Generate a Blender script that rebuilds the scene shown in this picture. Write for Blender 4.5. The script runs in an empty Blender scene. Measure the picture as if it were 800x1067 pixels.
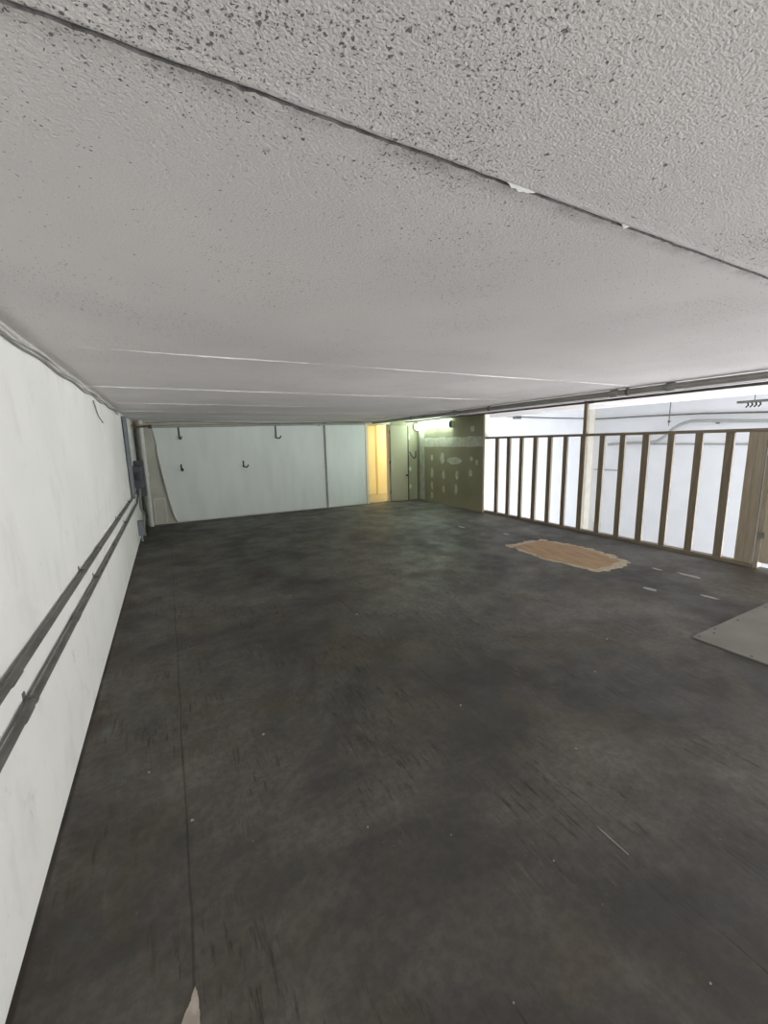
import bpy, bmesh, math, random
import numpy as np
from mathutils import Vector, Matrix, noise

random.seed(7)
sc = bpy.context.scene
COL = sc.collection

# ------------------------------------------------------------------ camera
CAM_H, F_PX = 1.5, 423.15
PITCH, YAW, ROLL = 0.1702, 0.4829, -0.0239
fwd = Vector((math.sin(YAW)*math.cos(PITCH), math.cos(YAW)*math.cos(PITCH), -math.sin(PITCH)))
r0 = Vector((math.cos(YAW), -math.sin(YAW), 0)); u0 = r0.cross(fwd)
rt = r0*math.cos(ROLL) + u0*math.sin(ROLL); up = -r0*math.sin(ROLL) + u0*math.cos(ROLL)
cd = bpy.data.cameras.new('camera'); cam = bpy.data.objects.new('camera', cd); COL.objects.link(cam)
cd.sensor_fit = 'VERTICAL'; cd.sensor_height = 36.0; cd.lens = F_PX/1067*36.0
cd.clip_start = 0.02; cd.clip_end = 100
M = Matrix((rt, up, -fwd)).transposed().to_4x4(); M.translation = (0, 0, CAM_H); cam.matrix_world = M
sc.camera = cam

# ------------------------------------------------------------------ world, daylight and added fill, exposure
w = bpy.data.worlds.new('world'); sc.world = w; w.use_nodes = True
bg = w.node_tree.nodes['Background']; bg.inputs[0].default_value = (0.95, 0.97, 1.0, 1); bg.inputs[1].default_value = 0.55
sc.view_settings.view_transform = 'Standard'; sc.view_settings.look = 'None'
sc.view_settings.gamma = 1.0; sc.view_settings.use_curve_mapping = False; sc.view_settings.exposure = 0.6
sc.cycles.use_denoising = True; sc.cycles.max_bounces = 10; sc.cycles.diffuse_bounces = 6
def area(name, loc, aim, sx, sy, power, color, spread=180):
    l = bpy.data.lights.new(name, 'AREA'); l.shape = 'RECTANGLE'; l.size = sx; l.size_y = sy; l.energy = power; l.color = color; l.spread = math.radians(spread)
    o = bpy.data.objects.new(name, l); COL.objects.link(o); o.location = loc
    o.rotation_euler = (Vector(aim)-Vector(loc)).to_track_quat('-Z', 'Y').to_euler(); return o
area('fill_at_open_end', (2.4, -2.45, 0.75), (2.4, 5, 1.0), 5.8, 1.4, 45, (1.0, 0.97, 0.94))  # added fill behind the camera, standing in for daylight
area('added_low_hall_fill', (10.35, 3.6, -1.55), (5.7, 4.2, 0.3), 6.4, .8, 148, (1.0, .98, .95), 125)  # added light below the sight line to brighten the ceiling; no windows there
area('added_left_wall_fill', (8.6, -2.4, -0.1), (-.5, 5.6, 1.1), 3.2, 3.2, 108, (1.0, .985, .96), 80)  # added light aimed through the railing at the left wall; no roller door
area('daylight_of_hall_end', (8.4, -2.3, -1.0), (10.2, 5, -.6), 3.4, 2.4, 340, (.80, .87, 1.0))

# ------------------------------------------------------------------ mesh helpers
class MB:
    def __init__(s): s.v = []; s.f = []; s.mi = []
    def add(s, vs, fs, m=0):
        n = len(s.v); s.v += [tuple(v) for v in vs]; s.f += [tuple(i+n for i in f) for f in fs]; s.mi += [m]*len(fs); return s
    def box(s, x0, x1, y0, y1, z0, z1, m=0):
        x0, x1 = sorted((x0, x1)); y0, y1 = sorted((y0, y1)); z0, z1 = sorted((z0, z1))
        v = [(x0,y0,z0),(x1,y0,z0),(x1,y1,z0),(x0,y1,z0),(x0,y0,z1),(x1,y0,z1),(x1,y1,z1),(x0,y1,z1)]
        return s.add(v, [(0,3,2,1),(4,5,6,7),(0,1,5,4),(1,2,6,5),(2,3,7,6),(3,0,4,7)], m)
    def tube(s, pts, r, n=12, m=0, caps=True):
        pts = [Vector(p) for p in pts]; rs = r if isinstance(r, (list, tuple)) else [r]*len(pts)
        t0 = (pts[1]-pts[0]).normalized()
        a = Vector((0,0,1)) if abs(t0.z) < .9 else Vector((1,0,0)); u = t0.cross(a).normalized()
        vs = []; fs = []
        for i, p in enumerate(pts):
            t = ((pts[min(i+1, len(pts)-1)]-pts[max(i-1, 0)])).normalized()
            u = (u - t*u.dot(t)).normalized(); b = t.cross(u)
            for k in range(n):
                q = 2*math.pi*k/n; vs.append(p + (u*math.cos(q)+b*math.sin(q))*rs[i])
        for i in range(len(pts)-1):
            for k in range(n):
                k2 = (k+1) % n; fs.append((i*n+k, i*n+k2, (i+1)*n+k2, (i+1)*n+k))
        if caps:
            fs.append(tuple(range(n-1, -1, -1))); fs.append(tuple((len(pts)-1)*n+k for k in range(n)))
        return s.add(vs, fs, m)
    def prism(s, poly, axis, a0, a1, m=0):
        """extrude a 2D polygon (in the two other axes, in order) along axis"""
        def mk(p, t):
            q = list(p); q.insert(axis, t); return q
        n = len(poly); vs = [mk(p, a0) for p in poly]+[mk(p, a1) for p in poly]
        fs = [tuple(range(n-1, -1, -1)), tuple(range(n, 2*n))]+[(k, (k+1) % n, n+(k+1) % n, n+k) for k in range(n)]
        return s.add(vs, fs, m)
    def build(s, name, mats, parent=None, bevel=0, smooth=False):
        if not isinstance(mats, (list, tuple)): mats = [mats]
        off = Vector(parent.matrix_world.translation) if parent and parent.parent is None else Vector((0,0,0))
        if parent: off = Vector(WORLD[parent.name])
        me = bpy.data.meshes.new(name); me.from_pydata([tuple(Vector(v)-off) for v in s.v], [], s.f)
        for mm in mats: me.materials.append(mm)
        for p, i in zip(me.polygons, s.mi): p.material_index = i
        bm = bmesh.new(); bm.from_mesh(me); bmesh.ops.recalc_face_normals(bm, faces=bm.faces)
        bm.to_mesh(me); bm.free()
        if smooth:
            me.polygons.foreach_set('use_smooth', [True]*len(me.polygons))
            me.set_sharp_from_angle(angle=math.radians(40))
        o = bpy.data.objects.new(name, me); COL.objects.link(o)
        if parent: o.parent = parent
        WORLD[o.name] = tuple(off)
        if bevel:
            b = o.modifiers.new('bevel', 'BEVEL'); b.width = bevel; b.segments = 2; b.limit_method = 'ANGLE'
        return o
WORLD = {}
def tag(o, label, cat, group=None):
    o['label'] = label; o['category'] = cat
    if group: o['group'] = group
    return o
def thing(name, loc, label, cat, group=None):
    o = bpy.data.objects.new(name, None); COL.objects.link(o); o.location = loc; o.empty_display_size = .1
    WORLD[o.name] = tuple(loc); return tag(o, label, cat, group)
def struct(o): o['kind'] = 'structure'; return o
def B(*a): return MB().box(*a)
def smooth_path(pts, n=8):
    """Catmull-Rom through pts"""
    P = [Vector(p) for p in pts]; out = []
    for i in range(len(P)-1):
        a, b, c, d = P[max(i-1,0)], P[i], P[i+1], P[min(i+2,len(P)-1)]
        for k in range(n):
            t = k/n
            out.append(.5*((2*b)+(c-a)*t+(2*a-5*b+4*c-d)*t*t+(3*b-a-3*c+d)*t**3))
    out.append(P[-1]); return out

# ------------------------------------------------------------------ materials
def mat(name, color, rough=.6, metal=0, noise_amt=.0, nscale=6, bump=0, bscale=60, color2=None, spec=.5, stretch=(1,1,1)):
    m = bpy.data.materials.new(name); m.use_nodes = True; nt = m.node_tree; N = nt.nodes; L = nt.links
    b = N['Principled BSDF']; b.inputs['Base Color'].default_value = (*color, 1); b.inputs['Roughness'].default_value = rough
    b.inputs['Metallic'].default_value = metal; b.inputs['Specular IOR Level'].default_value = spec
    tc = N.new('ShaderNodeTexCoord'); mp = N.new('ShaderNodeMapping'); mp.inputs['Scale'].default_value = stretch
    L.new(tc.outputs['Object'], mp.inputs['Vector'])
    if noise_amt or color2:
        n = N.new('ShaderNodeTexNoise'); n.inputs['Scale'].default_value = nscale; n.inputs['Detail'].default_value = 6
        L.new(mp.outputs[0], n.inputs['Vector'])
        rp = N.new('ShaderNodeMapRange'); rp.inputs[1].default_value = .35; rp.inputs[2].default_value = .65
        L.new(n.outputs['Fac'], rp.inputs[0])
        mx = N.new('ShaderNodeMix'); mx.data_type = 'RGBA'
        mx.inputs[6].default_value = (*color, 1)
        mx.inputs[7].default_value = (*(color2 or [c*(1-noise_amt) for c in color]), 1)
        L.new(rp.outputs[0], mx.inputs[0]); L.new(mx.outputs[2], b.inputs['Base Color'])
    if bump:
        n2 = N.new('ShaderNodeTexNoise'); n2.inputs['Scale'].default_value = bscale; n2.inputs['Detail'].default_value = 5
        L.new(mp.outputs[0], n2.inputs['Vector'])
        bp = N.new('ShaderNodeBump'); bp.inputs['Strength'].default_value = bump; bp.inputs['Distance'].default_value = .01
        L.new(n2.outputs['Fac'], bp.inputs['Height']); L.new(bp.outputs[0], b.inputs['Normal'])
    return m
def emit(name, color, s):
    m = mat(name, color); b = m.node_tree.nodes['Principled BSDF']
    b.inputs['Emission Color'].default_value = (*color, 1); b.inputs['Emission Strength'].default_value = s; return m

class NT:
    """tiny node-building helper"""
    def __init__(s, m): s.nt = m.node_tree; s.N = s.nt.nodes; s.L = s.nt.links
    def new(s, t, **kw):
        n = s.N.new(t)
        for k, v in kw.items(): setattr(n, k, v)
        return n
    def put(s, sock, v):
        if hasattr(v, 'is_output') or isinstance(v, bpy.types.NodeSocket): s.L.new(v, sock)
        else: sock.default_value = v
    def math(s, op, a, b=0.0, c=0.0, clamp=False):
        n = s.new('ShaderNodeMath', operation=op, use_clamp=clamp)
        for i, v in enumerate((a, b, c)): s.put(n.inputs[i], v)
        return n.outputs[0]
    def noise(s, vec, scale, detail=4, rough=.5, dist=0):
        n = s.new('ShaderNodeTexNoise'); s.put(n.inputs['Vector'], vec)
        n.inputs['Scale'].default_value = scale; n.inputs['Detail'].default_value = detail
        n.inputs['Roughness'].default_value = rough; n.inputs['Distortion'].default_value = dist
        return n.outputs['Fac']
    def voro(s, vec, scale, feature='F1'):
        n = s.new('ShaderNodeTexVoronoi', feature=feature); s.put(n.inputs['Vector'], vec); n.inputs['Scale'].default_value = scale
        return n.outputs['Distance']
    def ramp(s, v, a, b, lo=0.0, hi=1.0):
        n = s.new('ShaderNodeMapRange', interpolation_type='SMOOTHSTEP'); s.put(n.inputs[0], v)
        for i, x in enumerate((a, b, lo, hi)): n.inputs[i+1].default_value = x
        return n.outputs[0]
    def mix(s, f, a, b):
        n = s.new('ShaderNodeMix', data_type='RGBA'); s.put(n.inputs[0], f)
        for i, v in ((6, a), (7, b)):
            s.put(n.inputs[i], (*v, 1) if isinstance(v, tuple) and len(v) == 3 else v)
        return n.outputs[2]
    def coords(s, scale=(1,1,1)):
        tc = s.new('ShaderNodeTexCoord'); mp = s.new('ShaderNodeMapping'); mp.inputs['Scale'].default_value = scale
        s.L.new(tc.outputs['Object'], mp.inputs['Vector']); return mp.outputs[0]
    def bump(s, h, strength=.5, dist=.01):
        n = s.new('ShaderNodeBump'); n.inputs['Strength'].default_value = strength; n.inputs['Distance'].default_value = dist
        s.put(n.inputs['Height'], h); return n.outputs[0]
    @property
    def bsdf(s): return s.N['Principled BSDF']

def ceiling_material():
    m = mat('painted_concrete', (.5,.5,.5), .85); t = NT(m)
    co = t.coords(); st = t.coords((.85, 1.1, 1.0))
    blot = t.noise(co, 1.3, 4); fine = t.noise(co, 160, 3, .6)
    # clusters of unpainted bug-holes, their shade put into the colour, densest in the nearest plank
    clus = t.ramp(t.noise(co, 2.3, 4, .62), .46, .62)
    sx = t.new('ShaderNodeSeparateXYZ'); t.L.new(co, sx.inputs[0])
    near = t.ramp(sx.outputs[1], .66, .78, 1.0, .42)
    dens = t.math('MULTIPLY', t.math('ADD', t.math('MULTIPLY', clus, .95), .12), near)
    wv = t.new('ShaderNodeVectorMath', operation='ADD'); t.L.new(co, wv.inputs[0])
    wn = t.new('ShaderNodeTexNoise'); t.L.new(co, wn.inputs['Vector']); wn.inputs['Scale'].default_value = 140
    ws = t.new('ShaderNodeVectorMath', operation='SCALE'); t.L.new(wn.outputs['Color'], ws.inputs[0]); ws.inputs['Scale'].default_value = .011
    t.L.new(ws.outputs[0], wv.inputs[1])
    def pits(scale, frac, size):
        v = t.new('ShaderNodeTexVoronoi', feature='F1'); t.L.new(wv.outputs[0], v.inputs['Vector']); v.inputs['Scale'].default_value = scale
        sp = t.new('ShaderNodeSeparateColor'); t.L.new(v.outputs['Color'], sp.inputs[0])
        on = t.math('LESS_THAN', sp.outputs[0], t.math('MULTIPLY', dens, frac))
        rad = t.math('MULTIPLY', t.math('ADD', t.math('MULTIPLY', sp.outputs[1], .8), .35), size)
        q = t.math('SUBTRACT', rad, v.outputs['Distance'])
        return t.math('MULTIPLY', on, t.ramp(q, -.02, .10))
    hole = t.math('MAXIMUM', t.math('MAXIMUM', pits(100, .85, .27), pits(190, .95, .33)), t.math('MULTIPLY', pits(48, .22, .24), near))
    base = t.mix(t.ramp(blot, .35, .65), (.69,.665,.66), (.74,.715,.70))
    gy = t.math('SUBTRACT', sx.outputs[1], .69)
    joint_dark = t.math('MULTIPLY', t.math('MULTIPLY', t.ramp(gy, .002, .055, 1, 0), t.math('GREATER_THAN', gy, .002)), t.ramp(t.noise(co, 9, 5, .7), .30, .68))  # darker band just past the first joint, broken up by noise
    base = t.mix(t.math('MULTIPLY', joint_dark, .6), base, (.26,.255,.24))
    t.L.new(t.mix(t.math('MULTIPLY', hole, .9), base, (.13,.13,.135)), t.bsdf.inputs['Base Color'])
    h = t.math('SUBTRACT', t.math('ADD', t.math('MULTIPLY', fine, .30), t.math('MULTIPLY', t.noise(st, 190, 3, .6), .8)), t.math('MULTIPLY', hole, 1.3))
    t.L.new(t.bump(h, .8, .005), t.bsdf.inputs['Normal'])
    return m

def floor_material():
    m = mat('dark_painted_plywood', (.05,.05,.05), .5); t = NT(m)
    co = t.coords(); grain = t.coords((9.0, 1.0, 1.0)); sx = t.new('ShaderNodeSeparateXYZ'); t.L.new(co, sx.inputs[0])
    blot = t.ramp(t.noise(co, .7, 7, .62, .5), .38, .62); brown = t.ramp(t.noise(co, 1.25, 8, .68, .6), .5, .62)
    med = t.ramp(t.noise(co, 4.5, 6, .65), .3, .7)
    c = t.mix(blot, (.050,.048,.044), (.150,.139,.119))
    c = t.mix(t.math('MULTIPLY', brown, .65), c, (.098,.078,.048))
    c = t.mix(t.math('MULTIPLY', med, .42), c, (.046,.042,.036))
    fine = t.ramp(t.noise(co, 26, 8, .75), .40, .60)
    c = t.mix(t.math('MULTIPLY', fine, .38), c, (.034,.031,.027))
    scr = t.math('MULTIPLY', t.ramp(t.noise(grain, 5, 6, .72), .53, .63), t.ramp(t.noise(co, 1.6, 3), .46, .58))
    c = t.mix(t.math('MULTIPLY', scr, .75), c, (.018,.016,.013))
    lit = t.math('MULTIPLY', t.ramp(t.noise(grain, 6.5, 6, .72), .54, .64), t.ramp(t.noise(co, 1.9, 3), .50, .62))
    c = t.mix(t.math('MULTIPLY', lit, .5), c, (.15,.135,.105))
    # sheet joints, along and across the room
    wob = t.math('MULTIPLY', t.math('SUBTRACT', t.noise(co, 1.7, 3), .5), .03)
    xs = t.math('ADD', sx.outputs[0], wob)
    seam = None
    for x0 in (-.08, 1.345, 2.79, 4.2):
        d = t.math('ABSOLUTE', t.math('SUBTRACT', xs, x0)); k = t.ramp(d, .0015, .006, 1, 0)
        seam = k if seam is None else t.math('MAXIMUM', seam, k)
    ys = t.math('ADD', sx.outputs[1], wob)
    for y0 in (4.0, 6.8):
        d = t.math('ABSOLUTE', t.math('SUBTRACT', ys, y0)); seam = t.math('MAXIMUM', seam, t.math('MULTIPLY', t.ramp(d, .002, .008, 1, 0), .6))
    seam = t.math('MULTIPLY', seam, t.math('MULTIPLY', t.math('MAXIMUM', t.ramp(t.noise(co, 2.3, 4, .6), .42, .6), t.ramp(sx.outputs[0], 0, .4, .7, .3)), t.ramp(sx.outputs[0], 0, .4, 1, .75)))
    c = t.mix(t.math('MULTIPLY', seam, .8), c, (.012,.012,.012))
    chips = t.math('MULTIPLY', t.ramp(t.noise(co, 60, 2), .735, .76), t.ramp(t.noise(co, 2, 2), .4, .6))
    c = t.mix(t.math('MULTIPLY', chips, .5), c, (.3,.29,.26))
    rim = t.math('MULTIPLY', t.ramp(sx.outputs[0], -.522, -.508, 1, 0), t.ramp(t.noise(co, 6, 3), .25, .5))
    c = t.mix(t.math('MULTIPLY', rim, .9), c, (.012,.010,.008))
    edge = t.math('MULTIPLY', t.ramp(sx.outputs[0], -.50, -.30, 1, 0), t.ramp(t.noise(co, 2.2, 5, .7), .42, .62))
    c = t.mix(t.math('MULTIPLY', edge, .75), c, (.036,.022,.011))        # damp brown stain along the wall
    t.L.new(c, t.bsdf.inputs['Base Color'])
    t.L.new(t.ramp(t.noise(co, 3, 5, .6),   .3, .7, .50, .76), t.bsdf.inputs['Roughness'])
    h = t.math('SUBTRACT', t.math('ADD', t.math('MULTIPLY', t.noise(grain, 12, 4), .5), t.noise(co, 7, 3)), seam)
    t.L.new(t.bump(h, .22, .004), t.bsdf.inputs['Normal'])
    return m

def white_wall_material():
    m = mat('white_painted_block', (.8,.8,.78), .65); t = NT(m)
    co = t.coords(); sx = t.new('ShaderNodeSeparateXYZ'); t.L.new(co, sx.inputs[0])
    blot = t.ramp(t.noise(co, 1.2, 5), .3, .7)
    c = t.mix(blot, (.86,.86,.825), (.81,.81,.78))
    run = t.math('MULTIPLY', t.ramp(t.noise(t.coords((1, 2.2, .9)), 2, 6, .65), .5, .7), .4)
    c = t.mix(run, c, (.66,.655,.62))
    smut = t.math('MULTIPLY', t.ramp(t.noise(co, 7, 6, .72), t.N and .60, .76), t.ramp(sx.outputs[2], 0, 1.1, .75, .25))
    c = t.mix(smut, c, (.42,.41,.38))
    br = t.new('ShaderNodeTexBrick'); t.L.new(t.new('ShaderNodeCombineXYZ').outputs[0], br.inputs['Vector'])
    cb = br.inputs['Vector'].links[0].from_node; t.L.new(sx.outputs[1], cb.inputs[0]); t.L.new(sx.outputs[2], cb.inputs[1])
    br.inputs['Scale'].default_value = 1; br.inputs['Brick Width'].default_value = .4; br.inputs['Row Height'].default_value = .2
    br.inputs['Mortar Size'].default_value = .004; br.inputs['Mortar Smooth'].default_value = 1
    t.L.new(c, t.bsdf.inputs['Base Color'])
    h = t.math('ADD', t.math('MULTIPLY', br.outputs['Fac'], -.25), t.math('MULTIPLY', t.noise(co, 55, 4), .3))
    t.L.new(t.bump(h, .3, .006), t.bsdf.inputs['Normal'])
    return m

def wood_material(name, a, b, axis='z'):
    s = {'z': (14, 14, 1.2), 'y': (14, 1.2, 14), 'x': (1.2, 14, 14)}[axis]
    return mat(name, a, .7, color2=b, nscale=3.2, bump=.15, bscale=9, stretch=s)

CEIL = ceiling_material(); FLOOR = floor_material(); WHITE = white_wall_material()
BEAD = mat('white_joint_bead', (.80,.79,.76), .8, bump=.4, bscale=80, noise_amt=.25, nscale=18)
GAP = mat('dark_bare_concrete', (.20,.20,.195), .9, bump=.7, bscale=90, noise_amt=.5, nscale=45)
FARW = mat('cream_grey_paint', (.52,.52,.45), .8, noise_amt=.16, nscale=3, bump=.2, bscale=40)
SHEET = mat('pale_mint_panel', (.70,.76,.71), .45, noise_amt=.08, nscale=1.6, bump=.05, bscale=12, stretch=(3,1,.7))
DRY = mat('green_grey_drywall', (.255,.25,.165), .85, color2=(.30,.29,.20), nscale=2.5, bump=.08, bscale=60)
MUD = mat('joint_compound', (.58,.60,.49), .85, noise_amt=.25, nscale=9, bump=.25, bscale=60)
HALL = mat('white_hall_paint', (.81,.81,.81), .75, noise_amt=.05, nscale=2, bump=.15, bscale=30)
CREAM = mat('cream_paint', (.78,.72,.60), .6, noise_amt=.08, nscale=5)
PINE = wood_material('weathered_pine_upright', (.235,.195,.14), (.165,.135,.095), 'z')
PINEY = wood_material('weathered_pine_along', (.25,.205,.148), (.18,.148,.105), 'y')
PLY = mat('pale_plywood', (.52,.42,.29), .7, color2=(.40,.31,.20), nscale=3, stretch=(8,8,1), bump=.1, bscale=20)
RAWPLY = mat('bare_brown_plywood', (.46,.31,.18), .8, color2=(.30,.185,.095), nscale=2.4, stretch=(9,1.4,1), bump=.4, bscale=12)
TORN = mat('torn_cream_ply_edge', (.55,.46,.33), .85, noise_amt=.35, nscale=22, bump=.6, bscale=50)
GREY_BOARD = mat('grey_painted_board', (.20,.19,.165), .6, color2=(.155,.145,.125), nscale=3.5, bump=.25, bscale=24)
STEEL = mat('dull_grey_steel', (.16,.16,.145), .5, .3, noise_amt=.35, nscale=8, bump=.1, bscale=30)
GALV = mat('galvanised_steel', (.30,.31,.31), .45, .5, noise_amt=.2, nscale=20)
STRUT = mat('blue_grey_steel', (.20,.22,.24), .5, .3, noise_amt=.15, nscale=12)
DARK = mat('dark_iron', (.035,.038,.036), .5, .3, noise_amt=.3, nscale=30)
BOXGREY = mat('dark_blue_grey_enamel', (.055,.07,.08), .45, .1, noise_amt=.25, nscale=9)
RUST = mat('rusty_brass', (.16,.10,.05), .6, .4, noise_amt=.4, nscale=40)
PIPEWHITE = mat('white_painted_pipe', (.66,.66,.60), .5, noise_amt=.12, nscale=6)
PIPEGREY = mat('grey_painted_pipe', (.40,.40,.37), .5, noise_amt=.15, nscale=6)
CABLEW = mat('white_cable_sheath', (.62,.61,.57), .5, noise_amt=.25, nscale=12)
CABLEG = mat('grey_cable_sheath', (.25,.245,.23), .5, noise_amt=.2, nscale=12)
BLACK = mat('black_plastic', (.02,.02,.02), .45)
YELLOW = mat('cream_yellow_paint', (.82,.74,.46), .6, noise_amt=.06, nscale=3)
DOORP = mat('cream_door_paint', (.42,.40,.28), .5, noise_amt=.06, nscale=3)
FLAKE = mat('white_paint_flake', (.92,.92,.90), .6, noise_amt=.05, nscale=40)
CARD = mat('torn_cardboard', (.50,.44,.38), .85, color2=(.36,.31,.26), nscale=25, bump=.3, bscale=60)
TUBE = emit('lit_fluorescent_lens', (.80, 1.0, .84), 22)
TUBE2 = emit('lit_hall_tube', (.95, 1.0, .97), 1.5)

# ------------------------------------------------------------------ the setting
A, H, BX, YF = -.532, 2.008, 5.746, 9.036     # left wall, ceiling, railing line, far wall
Y0 = -2.5
struct(B(A-.15, BX+.10, Y0, YF+.12, -.20, 0).build('floor', FLOOR))
struct(B(A-.15, A, Y0, YF+.12, -.0, H).build('wall_left', WHITE))

def build_ceiling():
    """precast planks: profile along Y swept along X with ragged joints"""
    rnd = random.Random(3)
    joints = [2.62, 4.14, 5.55, 6.72, 7.75]
    xs = list(np.arange(A-.15, 1.9, .008)) + list(np.arange(1.9, 6.85, .05)) + [6.85]
    def prof(x):
        n1 = noise.noise((x*9, 0, 0)); n2 = noise.noise((x*31, 5, 0)); n3 = noise.noise((x*70, 9, 0))
        yj = .690 + .003*n1 + .0015*n2
        g = max(.0008, .0026 + .0020*n2 + .0020*n3)
        dp = .003+.006*max(0, .35+noise.noise((x*5.5, 3, 0))+.6*n2)
        P = [(Y0, H-.002, 0), (yj-.030, H-.002, 0), (yj-.014, H-.003, 0), (yj-.008, H-.0025+.0008*n2, 0), (yj-.002+.0015*n3, H+.0005+.001*n3, 0), (yj, H+dp*.6, 1), (yj+.0005, H+dp, 1),
             (yj+g, H+dp, 1), (yj+g+.001, H+.0012, 1), (yj+g+.003+.0012*n3, H+.0002, 0)]
        for k, j in enumerate(joints):
            a = noise.noise((x*1.4, k*7.7, 0)); b = noise.noise((x*14, k*3.1, 2))
            hgt = max(.0004, (.0035 + .005*a + .003*b))
            wv = .004*a
            P += [(j-.007+wv, H, 2), (j-.003+wv, H-hgt, 2), (j+.002+wv, H-hgt, 2), (j+.006+wv, H, 0)]
        P += [(YF+.12, H, 0)]
        return P
    v = []; f = []; mi = []
    for x in xs:
        for (y, z, m) in prof(x): v.append((x, y, z))
    base = prof(0); n = len(base)
    for i in range(len(xs)-1):
        for k in range(n-1):
            f.append((i*n+k, (i+1)*n+k, (i+1)*n+k+1, i*n+k+1)); mi.append(base[k][2])
    mb = MB(); mb.v = v; mb.f = f; mb.mi = mi
    # body of the slab above
    mb.box(A-.15, 6.85, Y0, YF+.12, H+.016, H+.25)
    mb.add([(6.85,Y0,H),(6.85,YF+.12,H),(6.85,YF+.12,H+.25),(6.85,Y0,H+.25)], [(0,1,2,3)])
    o = mb.build('ceiling', [CEIL, GAP, BEAD])
    return struct(o)
build_ceiling()

# far wall with its doorway
DX0, DX1, DZ = 4.335, 4.925, 1.925
fw = MB().box(A, DX0, YF, YF+.12, 0, H).box(DX1, BX, YF, YF+.12, 0, H).box(DX0, DX1, YF, YF+.12, DZ, H)
struct(fw.build('wall_far', FARW))
# drywall skin on the far wall, right of the doorway, and the drywall end wall on the railing line
stub = B(DX1+.06, BX, YF-.013, YF, 0, H-.004).build('wall_far_drywall', DRY); struct(stub)
dry = struct(B(BX, BX+.10, 6.50, YF+.12, 0, H).build('wall_right', DRY))
def blob(cx, cz, ry, rz, seed, n=22, rag=.35):
    rr = random.Random(seed); pts = []
    for k in range(n):
        a = 2*math.pi*k/n; q = 1+rag*(noise.noise((math.cos(a)*1.7+seed, math.sin(a)*1.7, seed*.37)))
        pts.append((cx+ry*math.cos(a)*q, cz+rz*math.sin(a)*q))
    return pts
def strip(y0, y1, z0, z1, seed, horiz=True, n=40, rag=.02):
    lo = []; hi = []
    for k in range(n+1):
        t = k/n; a = noise.noise((t*9+seed, 0, 0))*rag; b = noise.noise((t*9+seed, 7, 0))*rag
        if horiz: y = y0+(y1-y0)*t; lo.append((y, z0+a)); hi.append((y, z1+b))
        else: z = z0+(z1-z0)*t; lo.append((y0+a, z)); hi.append((y1+b, z))
    return lo+hi[::-1]
mud = MB()
X1 = BX-.0025
mud.prism(strip(6.52, 8.86, 1.36, 1.575, 3), 0, X1, BX+.001)
mud.prism(strip(8.68, 8.90, .02, 1.76, 8, False, rag=.015), 0, X1-.0008, BX+.001)
for i, (y, z, ry, rz) in enumerate([(8.35,1.094,.05,.075),(7.93,1.10,.085,.13),(7.47,1.05,.24,.085),(6.874,1.107,.05,.05),(6.70,1.03,.045,.06),
        (8.352,.72,.055,.115),(7.874,.70,.05,.105),(7.364,.72,.05,.10),(6.90,.80,.055,.075),(8.354,.407,.05,.10),(7.873,.37,.045,.09),(7.395,.40,.045,.13),(8.356,.166,.05,.085),(6.85,1.73,.06,.06)]):
    mud.prism(blob(y, z, ry, rz, i*3.1+1), 0, X1, BX+.001)
mud.build('joint_compound', MUD, dry)['label'] = 'pale smears of joint compound'
mud2 = MB()
for i, (x, z, rx, rz) in enumerate([(5.47,1.25,.05,.10),(5.50,1.63,.03,.08),(5.53,.80,.03,.06),(5.53,.35,.03,.06)]):
    mud2.prism(blob(x, z, rx, rz, i*5.3+2), 1, YF-.0155, YF-.012)
mud2.build('joint_compound', MUD, stub)['label'] = 'pale smears of joint compound'
struct(B(BX-.006, BX+.106, 6.455, 6.50, 0, H).build('trim_1', CREAM))      # cream end board of the drywall

# room behind the doorway
ZR = 2.3
bk = MB().box(4.0, 4.05, YF+.12, 10.6, 0, ZR).box(6.9, 6.95, YF+.12, 10.6, 0, ZR).box(4.0, 6.95, 10.6, 10.65, 0, ZR).box(4.0, 6.95, YF+.12, 10.6, ZR, ZR+.05)
struct(bk.build('wall_back_room', YELLOW))
struct(B(4.0, 6.95, YF+.12, 10.6, -.06, 0).build('floor_back_room', mat('back_room_floor', (.30,.27,.20), .6, noise_amt=.2)))
l = bpy.data.lights.new('back_room_lamp', 'AREA'); l.shape = 'DISK'; l.size = .4; l.energy = 42; l.color = (1.0, .88, .62)
lo = bpy.data.objects.new('back_room_lamp', l); COL.objects.link(lo); lo.location = (6.3, 9.9, 2.28)

# the hall below and beyond the railing
HX, HY, HZ, HC = 10.5, 7.5, -2.6, 2.75
struct(B(HX, HX+.15, Y0, HY+.15, HZ, HC).build('wall_hall_side', HALL))
struct(B(BX+.10, HX, HY, HY+.15, HZ, HC).build('wall_hall_far', HALL))
struct(B(BX+.10, HX+.15, Y0, HY+.15, HZ-.1, HZ).build('floor_hall', mat('hall_concrete_floor', (.20,.20,.195), .5, noise_amt=.25, nscale=1.5)))
struct(B(6.85, HX+.15, Y0, HY+.15, HC, HC+.15).build('ceiling_hall', HALL))
struct(B(BX+.03, BX+.10, Y0, HY, HZ, -.2).build('wall_under_railing', mat('grey_block', (.25,.25,.24), .8, noise_amt=.2)))
struct(B(6.85, 7.0, Y0, HY, H, HC).build('wall_over_slab_edge', HALL))
struct(B(HX-.22, HX, HY-.10, HY, HZ, HC).build('trim_corner', CREAM))

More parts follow.
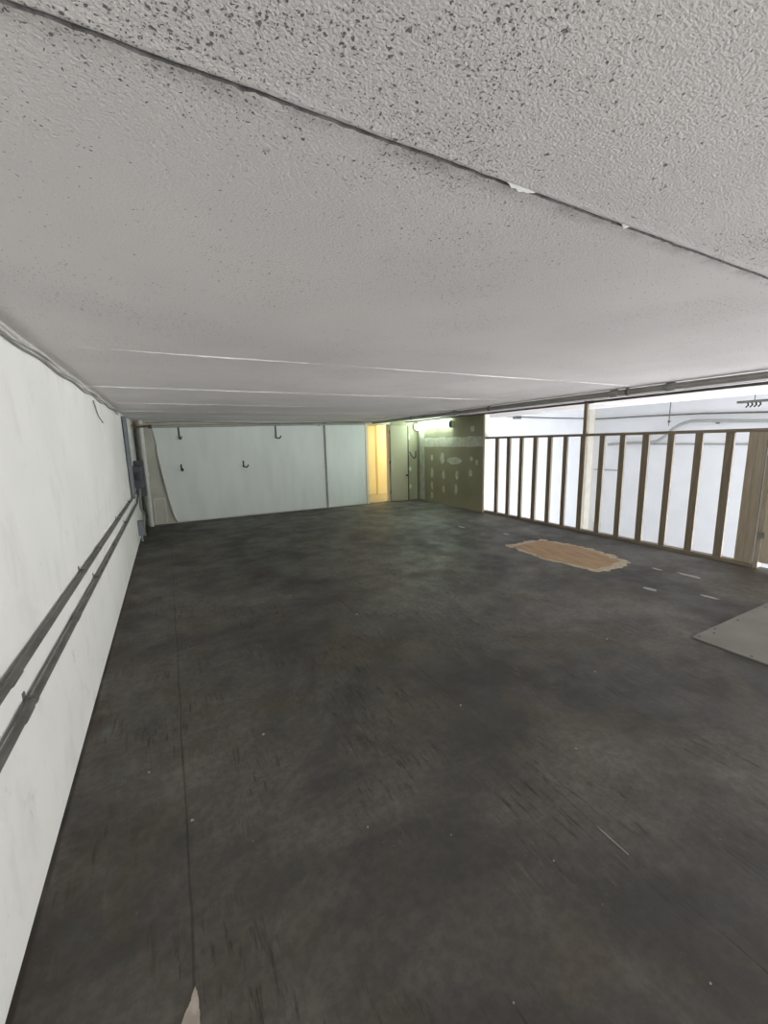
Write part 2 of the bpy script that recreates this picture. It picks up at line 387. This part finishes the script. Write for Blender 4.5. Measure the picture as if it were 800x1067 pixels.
# ------------------------------------------------------------------ railing
S = .3157
PALEPINE = wood_material('pale_pine_post', (.38,.325,.245), (.30,.255,.185), 'z')
rail = thing('wooden_railing', (BX+.045, 4.2, 0), 'open railing of weathered two-by-four balusters along the right edge of floor', 'railing')
B(BX-.004, BX+.090, 2.0, 6.455, 0, .042).build('bottom_plate', PINEY, rail, .003)
B(BX-.002, BX+.088, 1.99, 6.455, 1.515, 1.555).build('top_rail', PINEY, rail, .003)
for i in range(13):
    if i == 6: continue
    y = 6.167-i*S; wv = .082+.006*math.sin(i*2.3); lean = .004*math.sin(i*1.7)
    m = MB(); v = [(BX+.004,y-wv,.042),(BX+.042,y-wv,.042),(BX+.042,y,.042),(BX+.004,y,.042)]
    m.add(v+[(a, b+lean, 1.515) for a, b, _ in v], [(0,3,2,1),(4,5,6,7),(0,1,5,4),(1,2,6,5),(2,3,7,6),(3,0,4,7)])
    m.build('baluster', PINE, rail, .003)
B(BX+.004, BX+.042, 4.19, 4.275, .042, 1.515).build('baluster', PINE, rail, .003)
B(BX+.043, BX+.083, 4.215, 4.275, .042, H).build('ceiling_post', PINE, rail, .003)['label'] = 'tall upright reaching the ceiling'
B(BX+.002, BX+.040, 2.085, 2.165, .042, 1.515).build('end_post', PALEPINE, rail, .003)
B(BX+.002, BX+.040, 2.002, 2.084, .042, 1.515).build('end_post', PALEPINE, rail, .003)
B(BX-.002, BX+.088, 1.945, 1.988, 0, H).build('ceiling_post', PALEPINE, rail, .003)['label'] = 'tall upright reaching the ceiling'
# gate leaf beyond the tall upright
gate = thing('wooden_gate', (BX+.03, 1.5, 0), 'plywood gate in a pale wood frame right of the railing end', 'gate')
for q in (('stile', 1.86, 1.935, .07, 1.52), ('stile', 1.05, 1.125, .07, 1.52)):
    B(BX-.003, BX+.043, q[1], q[2], q[3], q[4]).build('stile', wood_material('pale_pine', (.50,.43,.32), (.42,.35,.25)), gate, .003)
B(BX+.005, BX+.043, 1.126, 1.859, .07, .13).build('cross_rail', PINEY, gate, .003)
B(BX+.005, BX+.043, 1.126, 1.859, 1.45, 1.52).build('cross_rail', PINEY, gate, .003)
B(BX+.028, BX+.040, 1.126, 1.859, .13, 1.45).build('panel', PLY, gate)
for z in (.35, 1.2):
    B(BX-.011, BX-.0035, 1.915, 1.960, z, z+.07).build('hinge', GALV, gate)

# ------------------------------------------------------------------ pipes under the ceiling
def pipe(name, pts, r, m, label, cat='pipe', couplings=(), group=None, n=16, cr=1.28, cl=.05, cm=None):
    o = MB().tube(pts, r, n).build(name, m, smooth=True); tag(o, label, cat, group)
    P = [Vector(p) for p in pts]
    for t in couplings:
        a, b = P[0], P[-1]; c = a.lerp(b, t); d = (b-a).normalized()
        MB().tube([c-d*cl, c-d*cl*.8, c+d*cl*.8, c+d*cl], [r*1.05, r*cr, r*cr, r*1.05], n).build('coupling', cm or m, o, smooth=True)
    return o
def hanger(o, x, y, z, r):
    m = MB(); m.box(x-.012, x+.012, y-.012, y+.012, z+r*.8, H); m.tube([(x, y-.012, z), (x, y+.012, z)], r*1.15, 14)
    m.build('hanger', STEEL, o)
cp = pipe('ceiling_pipe', [(4.37, Y0, 1.968), (4.47, YF-.05, 1.968)], .031, PIPEGREY, 'thick dull grey pipe running under the ceiling towards the far wall', couplings=(.12, .42, .47, .72))
for y in (.9, 2.75, 4.9, 7.2): hanger(cp, 4.37+.1*(y+2.5)/11.5, y, 1.968, .031)
cc = pipe('ceiling_conduit', [(5.20, Y0, 1.984), (5.40, YF-.05, 1.984)], .016, STEEL, 'thin grey conduit under the ceiling beside the thick grey pipe', 'conduit', couplings=(.3, .55, .8))
for y in (1.2, 3.9, 6.8): hanger(cc, 5.20+.2*(y+2.5)/11.5, y, 1.984, .016)

# rail pipe on top of the far wall
rp = pipe('wall_pipe', [(-.42, YF-.05, 1.895), (4.25, YF-.05, 1.945)], .021, PIPEGREY, 'thin grey pipe along the top of the pale panelled far wall', couplings=(.35, .72))
for x in (.15, 1.6, 3.1): B(x-.012, x+.012, YF-.05, YF, 1.895, 1.93).build('bracket', STEEL, rp)
wc = smooth_path([(-.30, YF-.02, 1.965), (.4, YF-.02, 1.985), (1.2, YF-.02, 1.965), (2.2, YF-.02, 1.955), (3.2, YF-.02, 1.975), (4.2, YF-.02, 1.985)])
tag(MB().tube(wc, .007, 8).build('wall_cable', CABLEG, smooth=True), 'thin sagging grey cable above the pipe on the far wall', 'cable')

# ------------------------------------------------------------------ panels on the far wall
def sheet(name, outline, y0, y1, label, cat='wall panel'):
    return tag(MB().prism(outline, 1, y0, y1).build(name, SHEET, bevel=.002), label, cat)
lft = [(.075,.030),(.035,.10),(.0,.22),(-.045,.48),(-.085,.78),(-.118,1.06),(-.150,1.34),(-.158,1.50),(-.19,1.75),(-.205,1.868)]
ol = [(3.215,.012),(1.45,.030),(.9,.018),(.3,.020)]+lft+[(3.215,1.915)]
sh1 = sheet('wall_panel', ol, YF-.020, YF-.009, 'wide pale mint wall panel with a slanting curled left edge')
MB().tube(smooth_path([(x-.004, YF-.030-.012*(i < 6), z) for i, (x, z) in enumerate(lft[:-2])], 5), [.017]*(5*7+1), 10).build('curled_edge', PIPEWHITE, sh1, smooth=True)['label'] = 'curled pale lip of the panel edge'
sheet('wall_panel', [(3.265,.010),(4.25,.010),(4.25,1.92),(3.265,1.918)], YF-.020, YF-.009, 'narrow pale mint wall panel between the thin upright pipe and the doorway')
vp = pipe('upright_conduit', [(3.240, YF-.034, 0), (3.236, YF-.034, 1.91)], .017, PIPEGREY, 'thin upright conduit between the two pale mint panels', 'conduit', couplings=(.5,), cl=.03)
B(3.20, 3.28, YF-.055, YF-.012, 1.915, 1.965).build('junction_box', STEEL, vp)

def hook(x, z0, z1, foot, label):
    t = thing('wall_hook', (x, YF-.02, z0), label, 'hook', None)
    B(x-.014, x+.014, YF-.030, YF-.020, z0-.01, z1).build('back_plate', DARK, t, .002)
    MB().tube(smooth_path([(x, YF-.028, z0+.01), (x+.004, YF-.075, z0), (x+foot*.6, YF-.16, z0-.005), (x+foot, YF-.17, z0+.045)], 5), .013, 8).build('arm', DARK, t, smooth=True)
hook(.245, 1.66, 1.88, .035, 'dark iron hook at the top left of wide pale wall panel')
hook(2.125, 1.645, 1.90, .075, 'dark iron hook at the top right of wide pale wall panel')
hook(.225, 1.045, 1.165, .025, 'small dark hook low on the left of wide pale panel')
hook(1.405, 1.060, 1.185, .075, 'small dark hook low in the middle of wide pale panel')

# ------------------------------------------------------------------ doorway
d = thing('open_door', (DX1, YF, 0), 'dim cream door folded open beside the yellow lit doorway', 'door')
ang = math.radians(9); lw = .455; ux, uy = math.cos(ang), -math.sin(ang)
m = MB(); hx, hy = DX1+.012, YF-.030
def lp(t, n, z): return (hx+ux*t+uy*n, hy+uy*t-ux*n, z)
m.add([lp(0,0,.012), lp(lw,0,.012), lp(lw,.036,.012), lp(0,.036,.012), lp(0,0,1.90), lp(lw,0,1.90), lp(lw,.036,1.90), lp(0,.036,1.90)], [(0,3,2,1),(4,5,6,7),(0,1,5,4),(1,2,6,5),(2,3,7,6),(3,0,4,7)])
m.build('leaf', DOORP, d, .003)
B(hx+ux*lw, hx+ux*lw+.03, hy+uy*lw-.034, hy+uy*lw+.004, .012, 1.90).build('shade_strip', mat('painted_edge_shade', (.05,.045,.03), .7), d)  # dark strip painting in the shade beside the leaf's latch edge
kb = MB().tube([lp(lw-.045,.036,.66), lp(lw-.045,.06,.66), lp(lw-.045,.075,.66), lp(lw-.045,.095,.66), lp(lw-.045,.10,.66)], [.012,.012,.026,.026,.012], 14); kb.build('knob', DARK, d, smooth=True)
for z in (.2, .95, 1.7): B(DX1-.004, DX1+.011, YF-.034, YF-.016, z, z+.09).build('hinge', STEEL, d)
fr = MB().box(DX0-.065, DX0, YF-.018, YF+.13, 0, DZ+.05).box(DX1-.012, DX1, YF-.012, YF+.13, 0, DZ).box(DX0, DX1, YF-.018, YF+.13, DZ, DZ+.05)
struct(fr.build('trim_doorway', CREAM))
d2 = thing('inner_door', (4.9, 10.57, 0), 'closed cream yellow door inside the lit room behind the doorway', 'door')
B(4.72, 5.30, 10.55, 10.585, .01, 1.95).build('leaf', YELLOW, d2, .003)
MB().box(4.66,4.715,10.545,10.598,0,2.01).box(5.305,5.36,10.545,10.598,0,2.01).box(4.66,5.36,10.545,10.598,1.955,2.01).build('door_frame', mat('deep_cream_paint', (.62,.48,.22), .6), d2, .002)
for z in (.25, 1.45): B(4.95, 4.985, 10.535, 10.549, z, z+.10).build('hinge', RUST, d2)
o = thing('wall_outlet', (5.72, 10.59, .45), 'small outlet plate on the yellow wall seen through the doorway', 'outlet')
o = B(5.68, 5.75, 10.588, 10.598, .40, .52).build('cover_plate', CREAM, o, .002); B(5.70, 5.73, 10.583, 10.589, .43, .49).build('socket', DARK, o)

# outlet box with a hanging cable on the drywall stub
j = thing('outlet_box', (5.47, YF-.03, 1.27), 'open outlet box with loose black cable on the drywall by the door', 'outlet box')
B(5.435, 5.515, YF-.045, YF-.014, 1.21, 1.33).build('box', GALV, j, .003)
MB().tube(smooth_path([(5.49, YF-.05, 1.24), (5.53, YF-.10, 1.14), (5.58, YF-.12, 1.08), (5.64, YF-.10, 1.10), (5.67, YF-.06, 1.21), (5.685, YF-.04, 1.25)], 6), .013, 8).build('loose_cable', BLACK, j, smooth=True)

# fluorescent fitting on the drywall
fl = thing('fluorescent_light', (BX-.05, 8.2, 1.85), 'lit fluorescent batten on the patched drywall under the ceiling', 'light')
B(BX-.045, BX, 7.50, 8.98, 1.80, 1.93).build('housing', mat('white_enamel', (.75,.77,.74), .4), fl, .004)
sec = [(BX-.046, 1.795), (BX-.080, 1.80), (BX-.105, 1.825), (BX-.112, 1.865), (BX-.105, 1.905), (BX-.080, 1.93), (BX-.046, 1.935)]
def yprism(poly, y0, y1):
    m = MB(); n = len(poly); vs = [(x, y0, z) for x, z in poly]+[(x, y1, z) for x, z in poly]
    m.add(vs, [tuple(range(n)), tuple(range(2*n-1, n-1, -1))]+[(k, (k+1) % n, n+(k+1) % n, n+k) for k in range(n)]); return m
yprism(sec, 7.545, 8.955).build('lens', TUBE, fl)
sec2 = [(BX-.045, 1.785), (BX-.085, 1.79), (BX-.115, 1.82), (BX-.122, 1.865), (BX-.115, 1.91), (BX-.085, 1.94), (BX-.045, 1.945)]
yprism(sec2, 7.50, 7.544).build('end_cap', STRUT, fl); yprism(sec2, 8.956, 9.0).build('end_cap', STRUT, fl)

# ------------------------------------------------------------------ left wall: conduits
def wall_conduit(z, y_end, bend, r, label, cps, clips):
    x = A+r+.012
    pts = [(x, -.6, z+.02), (x, 2.0, z), (x, y_end, z-.005)] + bend
    P = smooth_path(pts, 10)
    o = tag(MB().tube(P, r, 16).build('wall_conduit', STEEL, smooth=True), label, 'conduit', 'conduits along the white left wall')
    for y in cps: MB().tube([(x, y-.05, z), (x, y-.042, z), (x, y+.042, z), (x, y+.05, z)], [r*1.04, r*1.2, r*1.2, r*1.04], 16).build('coupling', STEEL, o, smooth=True)
    for y in clips:
        m = MB().tube([(x, y-.010, z), (x, y+.010, z)], r*1.15, 14); m.box(A, A+.004, y-.011, y+.011, z+r*.8, z+r+.022); m.box(A, x+r*.6, y-.010, y+.010, z+r*.9, z+r*1.2)
        m.build('clip', STEEL, o)
    return o
wall_conduit(.783, 7.2, [(A+.035, 7.7, .80), (A+.05, 7.95, .92)], .0130, 'upper of two grey conduits on the white left wall', (1.62, 3.55, 5.2), (2.9, 4.9, 6.4))
wall_conduit(.628, 7.0, [(A+.035, 7.6, .68), (A+.05, 8.1, .85)], .0135, 'lower of two grey conduits on the white left wall', (1.66, 2.55, 4.4), (1.75, 3.3, 5.6))

# grey upright strut, boxes and pipes in the far left corner
st = MB().box(A, A+.012, 7.02, 7.14, .76, 1.955).box(A, A+.055, 7.02, 7.03, .76, 1.955).box(A, A+.055, 7.13, 7.14, .76, 1.955).box(A+.045, A+.055, 7.03, 7.05, .76, 1.955).box(A+.045, A+.055, 7.11, 7.13, .76, 1.955)
tag(st.build('steel_strut', STRUT), 'blue grey steel channel upright on the white left wall', 'steel strut')
eb = thing('electrical_box', (A, 8.0, .9), 'larger dark electrical box on the left wall near far corner', 'electrical box')
k1 = B(A, A+.12, 7.78, 8.12, .84, 1.20).build('case', BOXGREY, eb, .006); B(A+.12, A+.128, 7.79, 8.11, .85, 1.19).build('cover', BOXGREY, eb, .003)
B(A+.03, A+.09, 7.755, 7.78, .98, 1.10).build('switch_handle', DARK, k1, .006)
eb2 = thing('electrical_box', (A, 8.4, .7), 'smaller dark electrical box below and behind the larger one', 'electrical box')
k2 = B(A, A+.14, 8.22, 8.52, .66, 1.28).build('case', BOXGREY, eb2, .006); B(A+.14, A+.147, 8.23, 8.51, .67, 1.27).build('cover', BOXGREY, eb2, .003)
B(A+.05, A+.10, 8.19, 8.22, .9, 1.0).build('switch_handle', DARK, k2, .006)
pipe('corner_pipe', [(-.478, 8.78, 0), (-.472, 8.78, 1.92)], .030, DARK, 'dark upright pipe in the far left corner', couplings=(.12, .55))
vw = pipe('corner_pipe', [(-.392, 8.93, 0), (-.388, 8.93, H)], .042, PIPEWHITE, 'thick white painted upright pipe in the far left corner', couplings=(.5,))
vv = thing('pipe_valve', (-.40, 8.72, 1.88), 'rusty valve on a short pipe at the far left ceiling corner', 'valve')
MB().tube([(-.47, 8.72, 1.87), (-.22, 8.72, 1.895)], .016, 10).build('pipe_stub', RUST, vv, smooth=True)
for x in (-.47, -.23):
    MB().tube([(x-.03, 8.72, 1.88), (x+.03, 8.72, 1.885)], .034, 12).build('fitting', RUST, vv, smooth=True)
MB().tube([(-.47, 8.72, 1.90), (-.47, 8.72, 1.97)], .018, 10).build('riser', RUST, vv, smooth=True)
ap = thing('access_panel', (-.23, YF, 0), 'low framed access panel at the foot of far left corner', 'access panel')
B(-.345, -.105, YF-.014, YF, .02, .53).build('panel', FARW, ap, .004)
MB().box(-.33,-.312,YF-.022,YF-.014,.03,.52).box(-.138,-.12,YF-.022,YF-.014,.03,.52).box(-.312,-.138,YF-.022,YF-.014,.50,.52).build('raised_border', PIPEWHITE, ap, .003)
fx = pipe('flexible_conduit', smooth_path([(A+.07, 7.88, .837), (A+.06, 7.84, .66), (A+.05, 7.95, .5), (A+.07, 8.15, .33), (A+.05, 8.05, .12), (A+.06, 8.0, .0)], 6), .019, CABLEG, 'grey flexible conduit hanging from the dark box to the floor', 'conduit')
pipe('flexible_conduit', smooth_path([(A+.09, 8.3, .66), (A+.09, 8.28, .5), (A+.07, 8.25, .3), (A+.08, 8.3, .0)], 6), .016, BLACK, 'black conduit dropping from the smaller dark box to floor', 'conduit')
fb = thing('floor_conduit_box', (A+.05, 7.55, 0), 'low grey conduit box on the left wall just above the floor', 'electrical box')
B(A, A+.075, 7.50, 7.62, .10, .34).build('case', STRUT, fb, .005); MB().tube([(A+.04, 7.56, .0), (A+.04, 7.56, .10)], .017, 10).build('pipe_stub', GALV, fb, smooth=True)

# cables in the corner of left wall and ceiling
def corner_cable(zo, xo, r, m, seed, label, y1=6.95, sg=1):
    pts = []; k = 0; y = -.6
    while y < y1:
        sag = sg*(.016+.012*noise.noise((y*.7, seed, 0)))*(k % 2)
        pts.append((A+xo+.002*noise.noise((y*1.3, seed, 4)), y, H-zo-sag+.006*noise.noise((y*2.1, seed, 9)))); y += .42; k += 1
    return tag(MB().tube(smooth_path(pts, 6), r, 8).build('corner_cable', m, smooth=True), label, 'cable', 'cables along the top of the left wall')
corner_cable(.013, .009, .007, CABLEW, 1.3, 'white cable tucked highest in the left wall and ceiling corner', 8.6, .2)
c2 = corner_cable(.028, .028, .0065, CABLEW, 6.1, 'pale cable in the middle of the left ceiling corner bundle')
c3 = corner_cable(.044, .009, .006, CABLEG, 11.7, 'grey cable sagging lowest of the left ceiling corner bundle')
MB().tube(smooth_path([(A+.012, 4.40, 1.915), (A+.014, 4.44, 1.87), (A+.02, 4.50, 1.80), (A+.035, 4.62, 1.74)], 5), .006, 6).build('loose_end', CABLEG, c3, smooth=True)
pr = tag(MB().tube([(A+.052, -.6, H-.012), (A+.052, 1.95, H-.012)], .009, 10).build('corner_conduit', STEEL, smooth=True), 'short dark conduit under the ceiling beside the left corner cables', 'conduit')

# ------------------------------------------------------------------ floor details
def flat(name, outline, z0, z1, m, parent=None, jag=0, seed=0, sub=1):
    pts = []
    n = len(outline)
    for i in range(n):
        a, b = outline[i], outline[(i+1) % n]
        for k in range(sub):
            t = k/sub; x = a[0]+(b[0]-a[0])*t; y = a[1]+(b[1]-a[1])*t
            x += jag*noise.noise((x*13, y*13, seed))+jag*.5*noise.noise((x*41, y*41, seed+3)); y += jag*noise.noise((x*13, y*13, seed+9))+jag*.5*noise.noise((x*41, y*41, seed+5))
            pts.append((x, y))
    return MB().prism(pts, 2, z0, z1).build(name, m, parent)
patch = [(4.13,4.19),(4.56,4.20),(4.86,4.20),(4.93,3.85),(4.99,3.50),(4.90,3.10),(4.80,2.80),(4.50,2.74),(4.16,2.76),(4.10,3.10),(4.04,3.50),(4.10,3.90)]
cen = (4.48, 3.48)
pt = thing('floor_patch', (cen[0], cen[1], 0), 'bare brown plywood patch with torn cream edges in the dark floor', 'floor patch')
flat('torn_edge', patch, 0.0003, .004, TORN, pt, .07, 2.0, 8)
inner = [(cen[0]+(x-cen[0])*.84, cen[1]+(y-cen[1])*.86) for x, y in patch]
flat('bare_wood', inner, .001, .006, RAWPLY, pt, .045, 5.0, 8)
gb = thing('floor_board', (4.0, .85, 0), 'loose grey board lying on the dark floor at right', 'board')
gs = B(3.328, 4.66, .22, 1.447, .0, .013).build('sheet', GREY_BOARD, gb, .002)
for x, y in ((3.385, 1.42), (3.53, 1.39), (3.36, 1.10), (3.62, 1.425), (4.45, 1.41), (3.95, 1.41), (3.37, .8)):
    MB().tube([(x, y, .011), (x, y, .0145)], .009, 8).build('screw', DARK, gs)
def splash(x, y, rx, ry, seed, label):
    tag(flat('paint_splash', blob(x, y, rx, ry, seed, 18, .5), .0004, .002, mat('dried_pale_paint', (.36,.36,.34), .6, noise_amt=.3, nscale=30)), label, 'paint splash')
splash(4.098, 2.177, .035, .055, 3, 'round pale paint splash between the brown patch and grey board')
splash(4.86, 2.20, .035, .11, 6, 'long pale paint smear on the floor before the railing end post')
splash(4.80, 2.50, .025, .06, 9, 'small pale paint smear on the floor below the last balusters')
splash(4.35, 1.78, .02, .07, 12, 'faint pale paint streak behind the grey floor board')
splash(4.68, 4.72, .03, .07, 15, 'pale paint smear on the floor beyond the brown plywood patch')
splash(4.44, 5.55, .03, .09, 18, 'pale paint smear on the floor nearest the drywall end')
# torn cardboard scrap at the bottom of the picture
def scrap():
    o = [(-.079,1.062),(-.088,1.045),(-.094,1.03),(-.106,1.012),(-.112,1.0),(-.121,.975),(-.128,.955),(-.120,.93),(-.085,.925),(-.070,.945),(-.073,.975),(-.0725,1.0),(-.0735,1.03)]
    m = MB(); n = len(o); vs = []
    o = [(x+.003*noise.noise((x*210, y*210, 1)), y+.004*noise.noise((x*190, y*190, 4))) for i in range(len(o)) for k in range(4) for x, y in [(o[i][0]+(o[(i+1) % len(o)][0]-o[i][0])*k/4, o[i][1]+(o[(i+1) % len(o)][1]-o[i][1])*k/4)]]
    n = len(o)
    for dz in (.0, .0022):
        for x, y in o: vs.append((x, y, .001+dz+.016*max(0, (1.07-y)/.14)*(-x-.066)/.06))
    m.add(vs, [tuple(range(n-1,-1,-1)), tuple(range(n, 2*n))]+[(k, (k+1) % n, n+(k+1) % n, n+k) for k in range(n)])
    return tag(m.build('cardboard_scrap', CARD), 'torn pointed cardboard scrap on the near dark floor', 'scrap')
scrap()
tag(flat('splinter', [(1.334,.70),(1.337,.70),(1.340,.78),(1.338,.835),(1.334,.80)], .0003, .003, mat('pale_splinter', (.30,.29,.26), .7), None, .002, 4, 3), 'long thin pale splinter on the near right floor', 'splinter')
chipm = mat('pale_chip', (.34,.32,.28), .7)
CH = [(1.349,3.134,.018),(2.313,1.515,.010),(1.346,1.676,.011),(.554,1.26,.007),(-.059,1.635,.012),(1.084,.816,.006),(1.625,1.135,.009),(1.184,.378,.006),(-.224,2.008,.010),(.822,1.074,.005),(.679,.609,.005),(2.785,1.75,.013),(.30,2.0,.012),(.95,3.9,.014)]
base = None
for i, (x, y, r) in enumerate(CH):
    if base is None:
        o = MB().prism([(a, b) for a, b in blob(0, 0, 1, .6, 2.2, 9, .7)], 2, .0003, .22).build('paint_chip', chipm); base = o
    else: o = base.copy(); COL.objects.link(o)
    o.location = (x, y, .0003); r *= .7; o.scale = (r, r, r); o.rotation_euler = (0, 0, i*1.37)
    tag(o, 'tiny pale chip of paint lying on the dark floor', 'paint chip', 'paint chips scattered on the floor')
# paint flakes hanging at the ceiling joint
def flake(x0, x1, label, dz):
    m = MB(); n = 14; vs = []
    for k in range(n+1):
        x = x0+(x1-x0)*k/n; q = math.sin(math.pi*k/n); a = noise.noise((x*90, 1, 1)); b = noise.noise((x*90, 8, 1))
        y = .686+.003*a
        vs += [(x, y-.006*q-.002, H-.0006), (x, y+.006*q+.002*b, H-.0015-dz*q*(.6+.5*a)), (x, y+.008*q+.003, H+.003)]
    fs = []
    for k in range(n): fs += [(3*k, 3*k+3, 3*k+4, 3*k+1), (3*k+1, 3*k+4, 3*k+5, 3*k+2), (3*k+2, 3*k+5, 3*k+3, 3*k)]
    fs += [(0, 1, 2), (3*n, 3*n+2, 3*n+1)]
    tag(m.add(vs, fs).build('paint_flake', FLAKE, smooth=True), label, 'paint flake')
flake(.655, .735, 'bright white paint flake peeling at the middle of ceiling joint', .006)
flake(1.03, 1.06, 'tiny white paint flake right of the bright one on ceiling joint', .003)

# ------------------------------------------------------------------ things on the hall walls
hp = smooth_path([(HX-.09, 6.9, 1.30), (HX-.09, 6.3, 1.335), (HX-.09, 5.80, 1.345), (HX-.09, 5.55, 1.45), (HX-.09, 5.33, 1.66), (HX-.09, 5.10, 1.775), (HX-.09, 4.8, 1.80), (HX-.09, 3.7, 1.74), (HX-.09, 2.0, 1.70)], 8)
HP = pipe('hall_pipe', hp, .035, PIPEGREY, 'grey pipe with a double bend on the bright hall wall beyond the railing')
for y in (6.3, 4.5, 3.2): B(HX-.09, HX-.001, y-.02, y+.02, 1.72 if y < 5 else 1.31, 1.76 if y < 5 else 1.35).build('bracket', STEEL, HP)
tag(MB().tube([(HX-.022, 5.9, 1.305), (HX-.022, 2.0, 1.265)], .018, 8).build('hall_conduit', PIPEGREY, smooth=True), 'thin straight conduit on the hall wall seen between the balusters', 'conduit')
tag(MB().tube([(HX-.04, 7.35, 1.985), (HX-.04, 5.9, 1.975), (HX-.04, 4.8, 1.955), (HX-.04, 2.0, 1.83)], .016, 8).build('hall_cable', STEEL, smooth=True), 'long dark cable high along the hall side wall', 'cable')
tag(B(HX-.03, HX, 6.66, 7.32, .605, .630).build('wall_ledge', PIPEGREY), 'short thin ledge low on the hall side wall', 'ledge')
ho = thing('hall_outlet', (HX, 7.2, -1.0), 'pale outlet cover at the foot of hall wall by its corner', 'outlet')
ho = B(HX-.02, HX, 7.0, 7.24, -1.10, -.86).build('cover', PIPEWHITE, ho, .004); B(HX-.026, HX-.02, 7.08, 7.16, -1.03, -.93).build('socket', PIPEGREY, ho)
wl = thing('hall_wire', (7.66, HY, 2.03), 'dark wire and box high on the hall far wall above the railing', 'wire')
B(7.55, 7.78, HY-.05, HY, 1.985, 2.055).build('box', STEEL, wl, .004)
MB().tube([(7.7, HY-.03, 2.03), (8.8, HY-.03, 2.012), (10.25, HY-.03, 2.005)], .013, 8).build('wire', STEEL, wl, smooth=True)
MB().tube([(6.1, HY-.03, 2.05), (7.6, HY-.03, 2.03)], .007, 8).build('wire', STEEL, wl, smooth=True)
dp = thing('ceiling_drop', (9.0, 4.71, 2.0), 'thin rod with a sprinkler tip hanging from the hall ceiling', 'sprinkler')
MB().tube([(9.0, 4.71, 1.80), (9.0, 4.71, HC)], .010, 8).build('rod', STEEL, dp, smooth=True)
MB().tube([(9.0, 4.71, 1.80), (9.0, 4.71, 1.78), (9.0, 4.71, 1.755), (9.0, 4.71, 1.75)], [.012,.026,.026,.01], 10).build('tip', STEEL, dp, smooth=True)
MB().tube([(9.0, 4.71, 1.69), (9.0, 4.71, 1.75)], .008, 8).build('nozzle', STEEL, dp, smooth=True)
hl = thing('hall_light', (8.0, 2.8, 1.98), 'slim dark light fitting hanging in the hall near the right edge', 'light')
B(7.94, 8.06, 2.2, 3.2, 1.965, 2.0).build('housing', STEEL, hl, .004)
for y in (2.35, 3.0): MB().tube([(8.0, y, 2.0), (8.0, y, HC)], .006, 6).build('hanger', STEEL, hl)
fan = MB()
for k, y in enumerate((2.93, 2.98, 3.03, 3.08)): fan.tube([(8.0, y, 1.965), (8.0, y-.01, 1.93), (8.0, y+.02, 1.90)], .012, 6)
fan.build('wiring', DARK, hl)
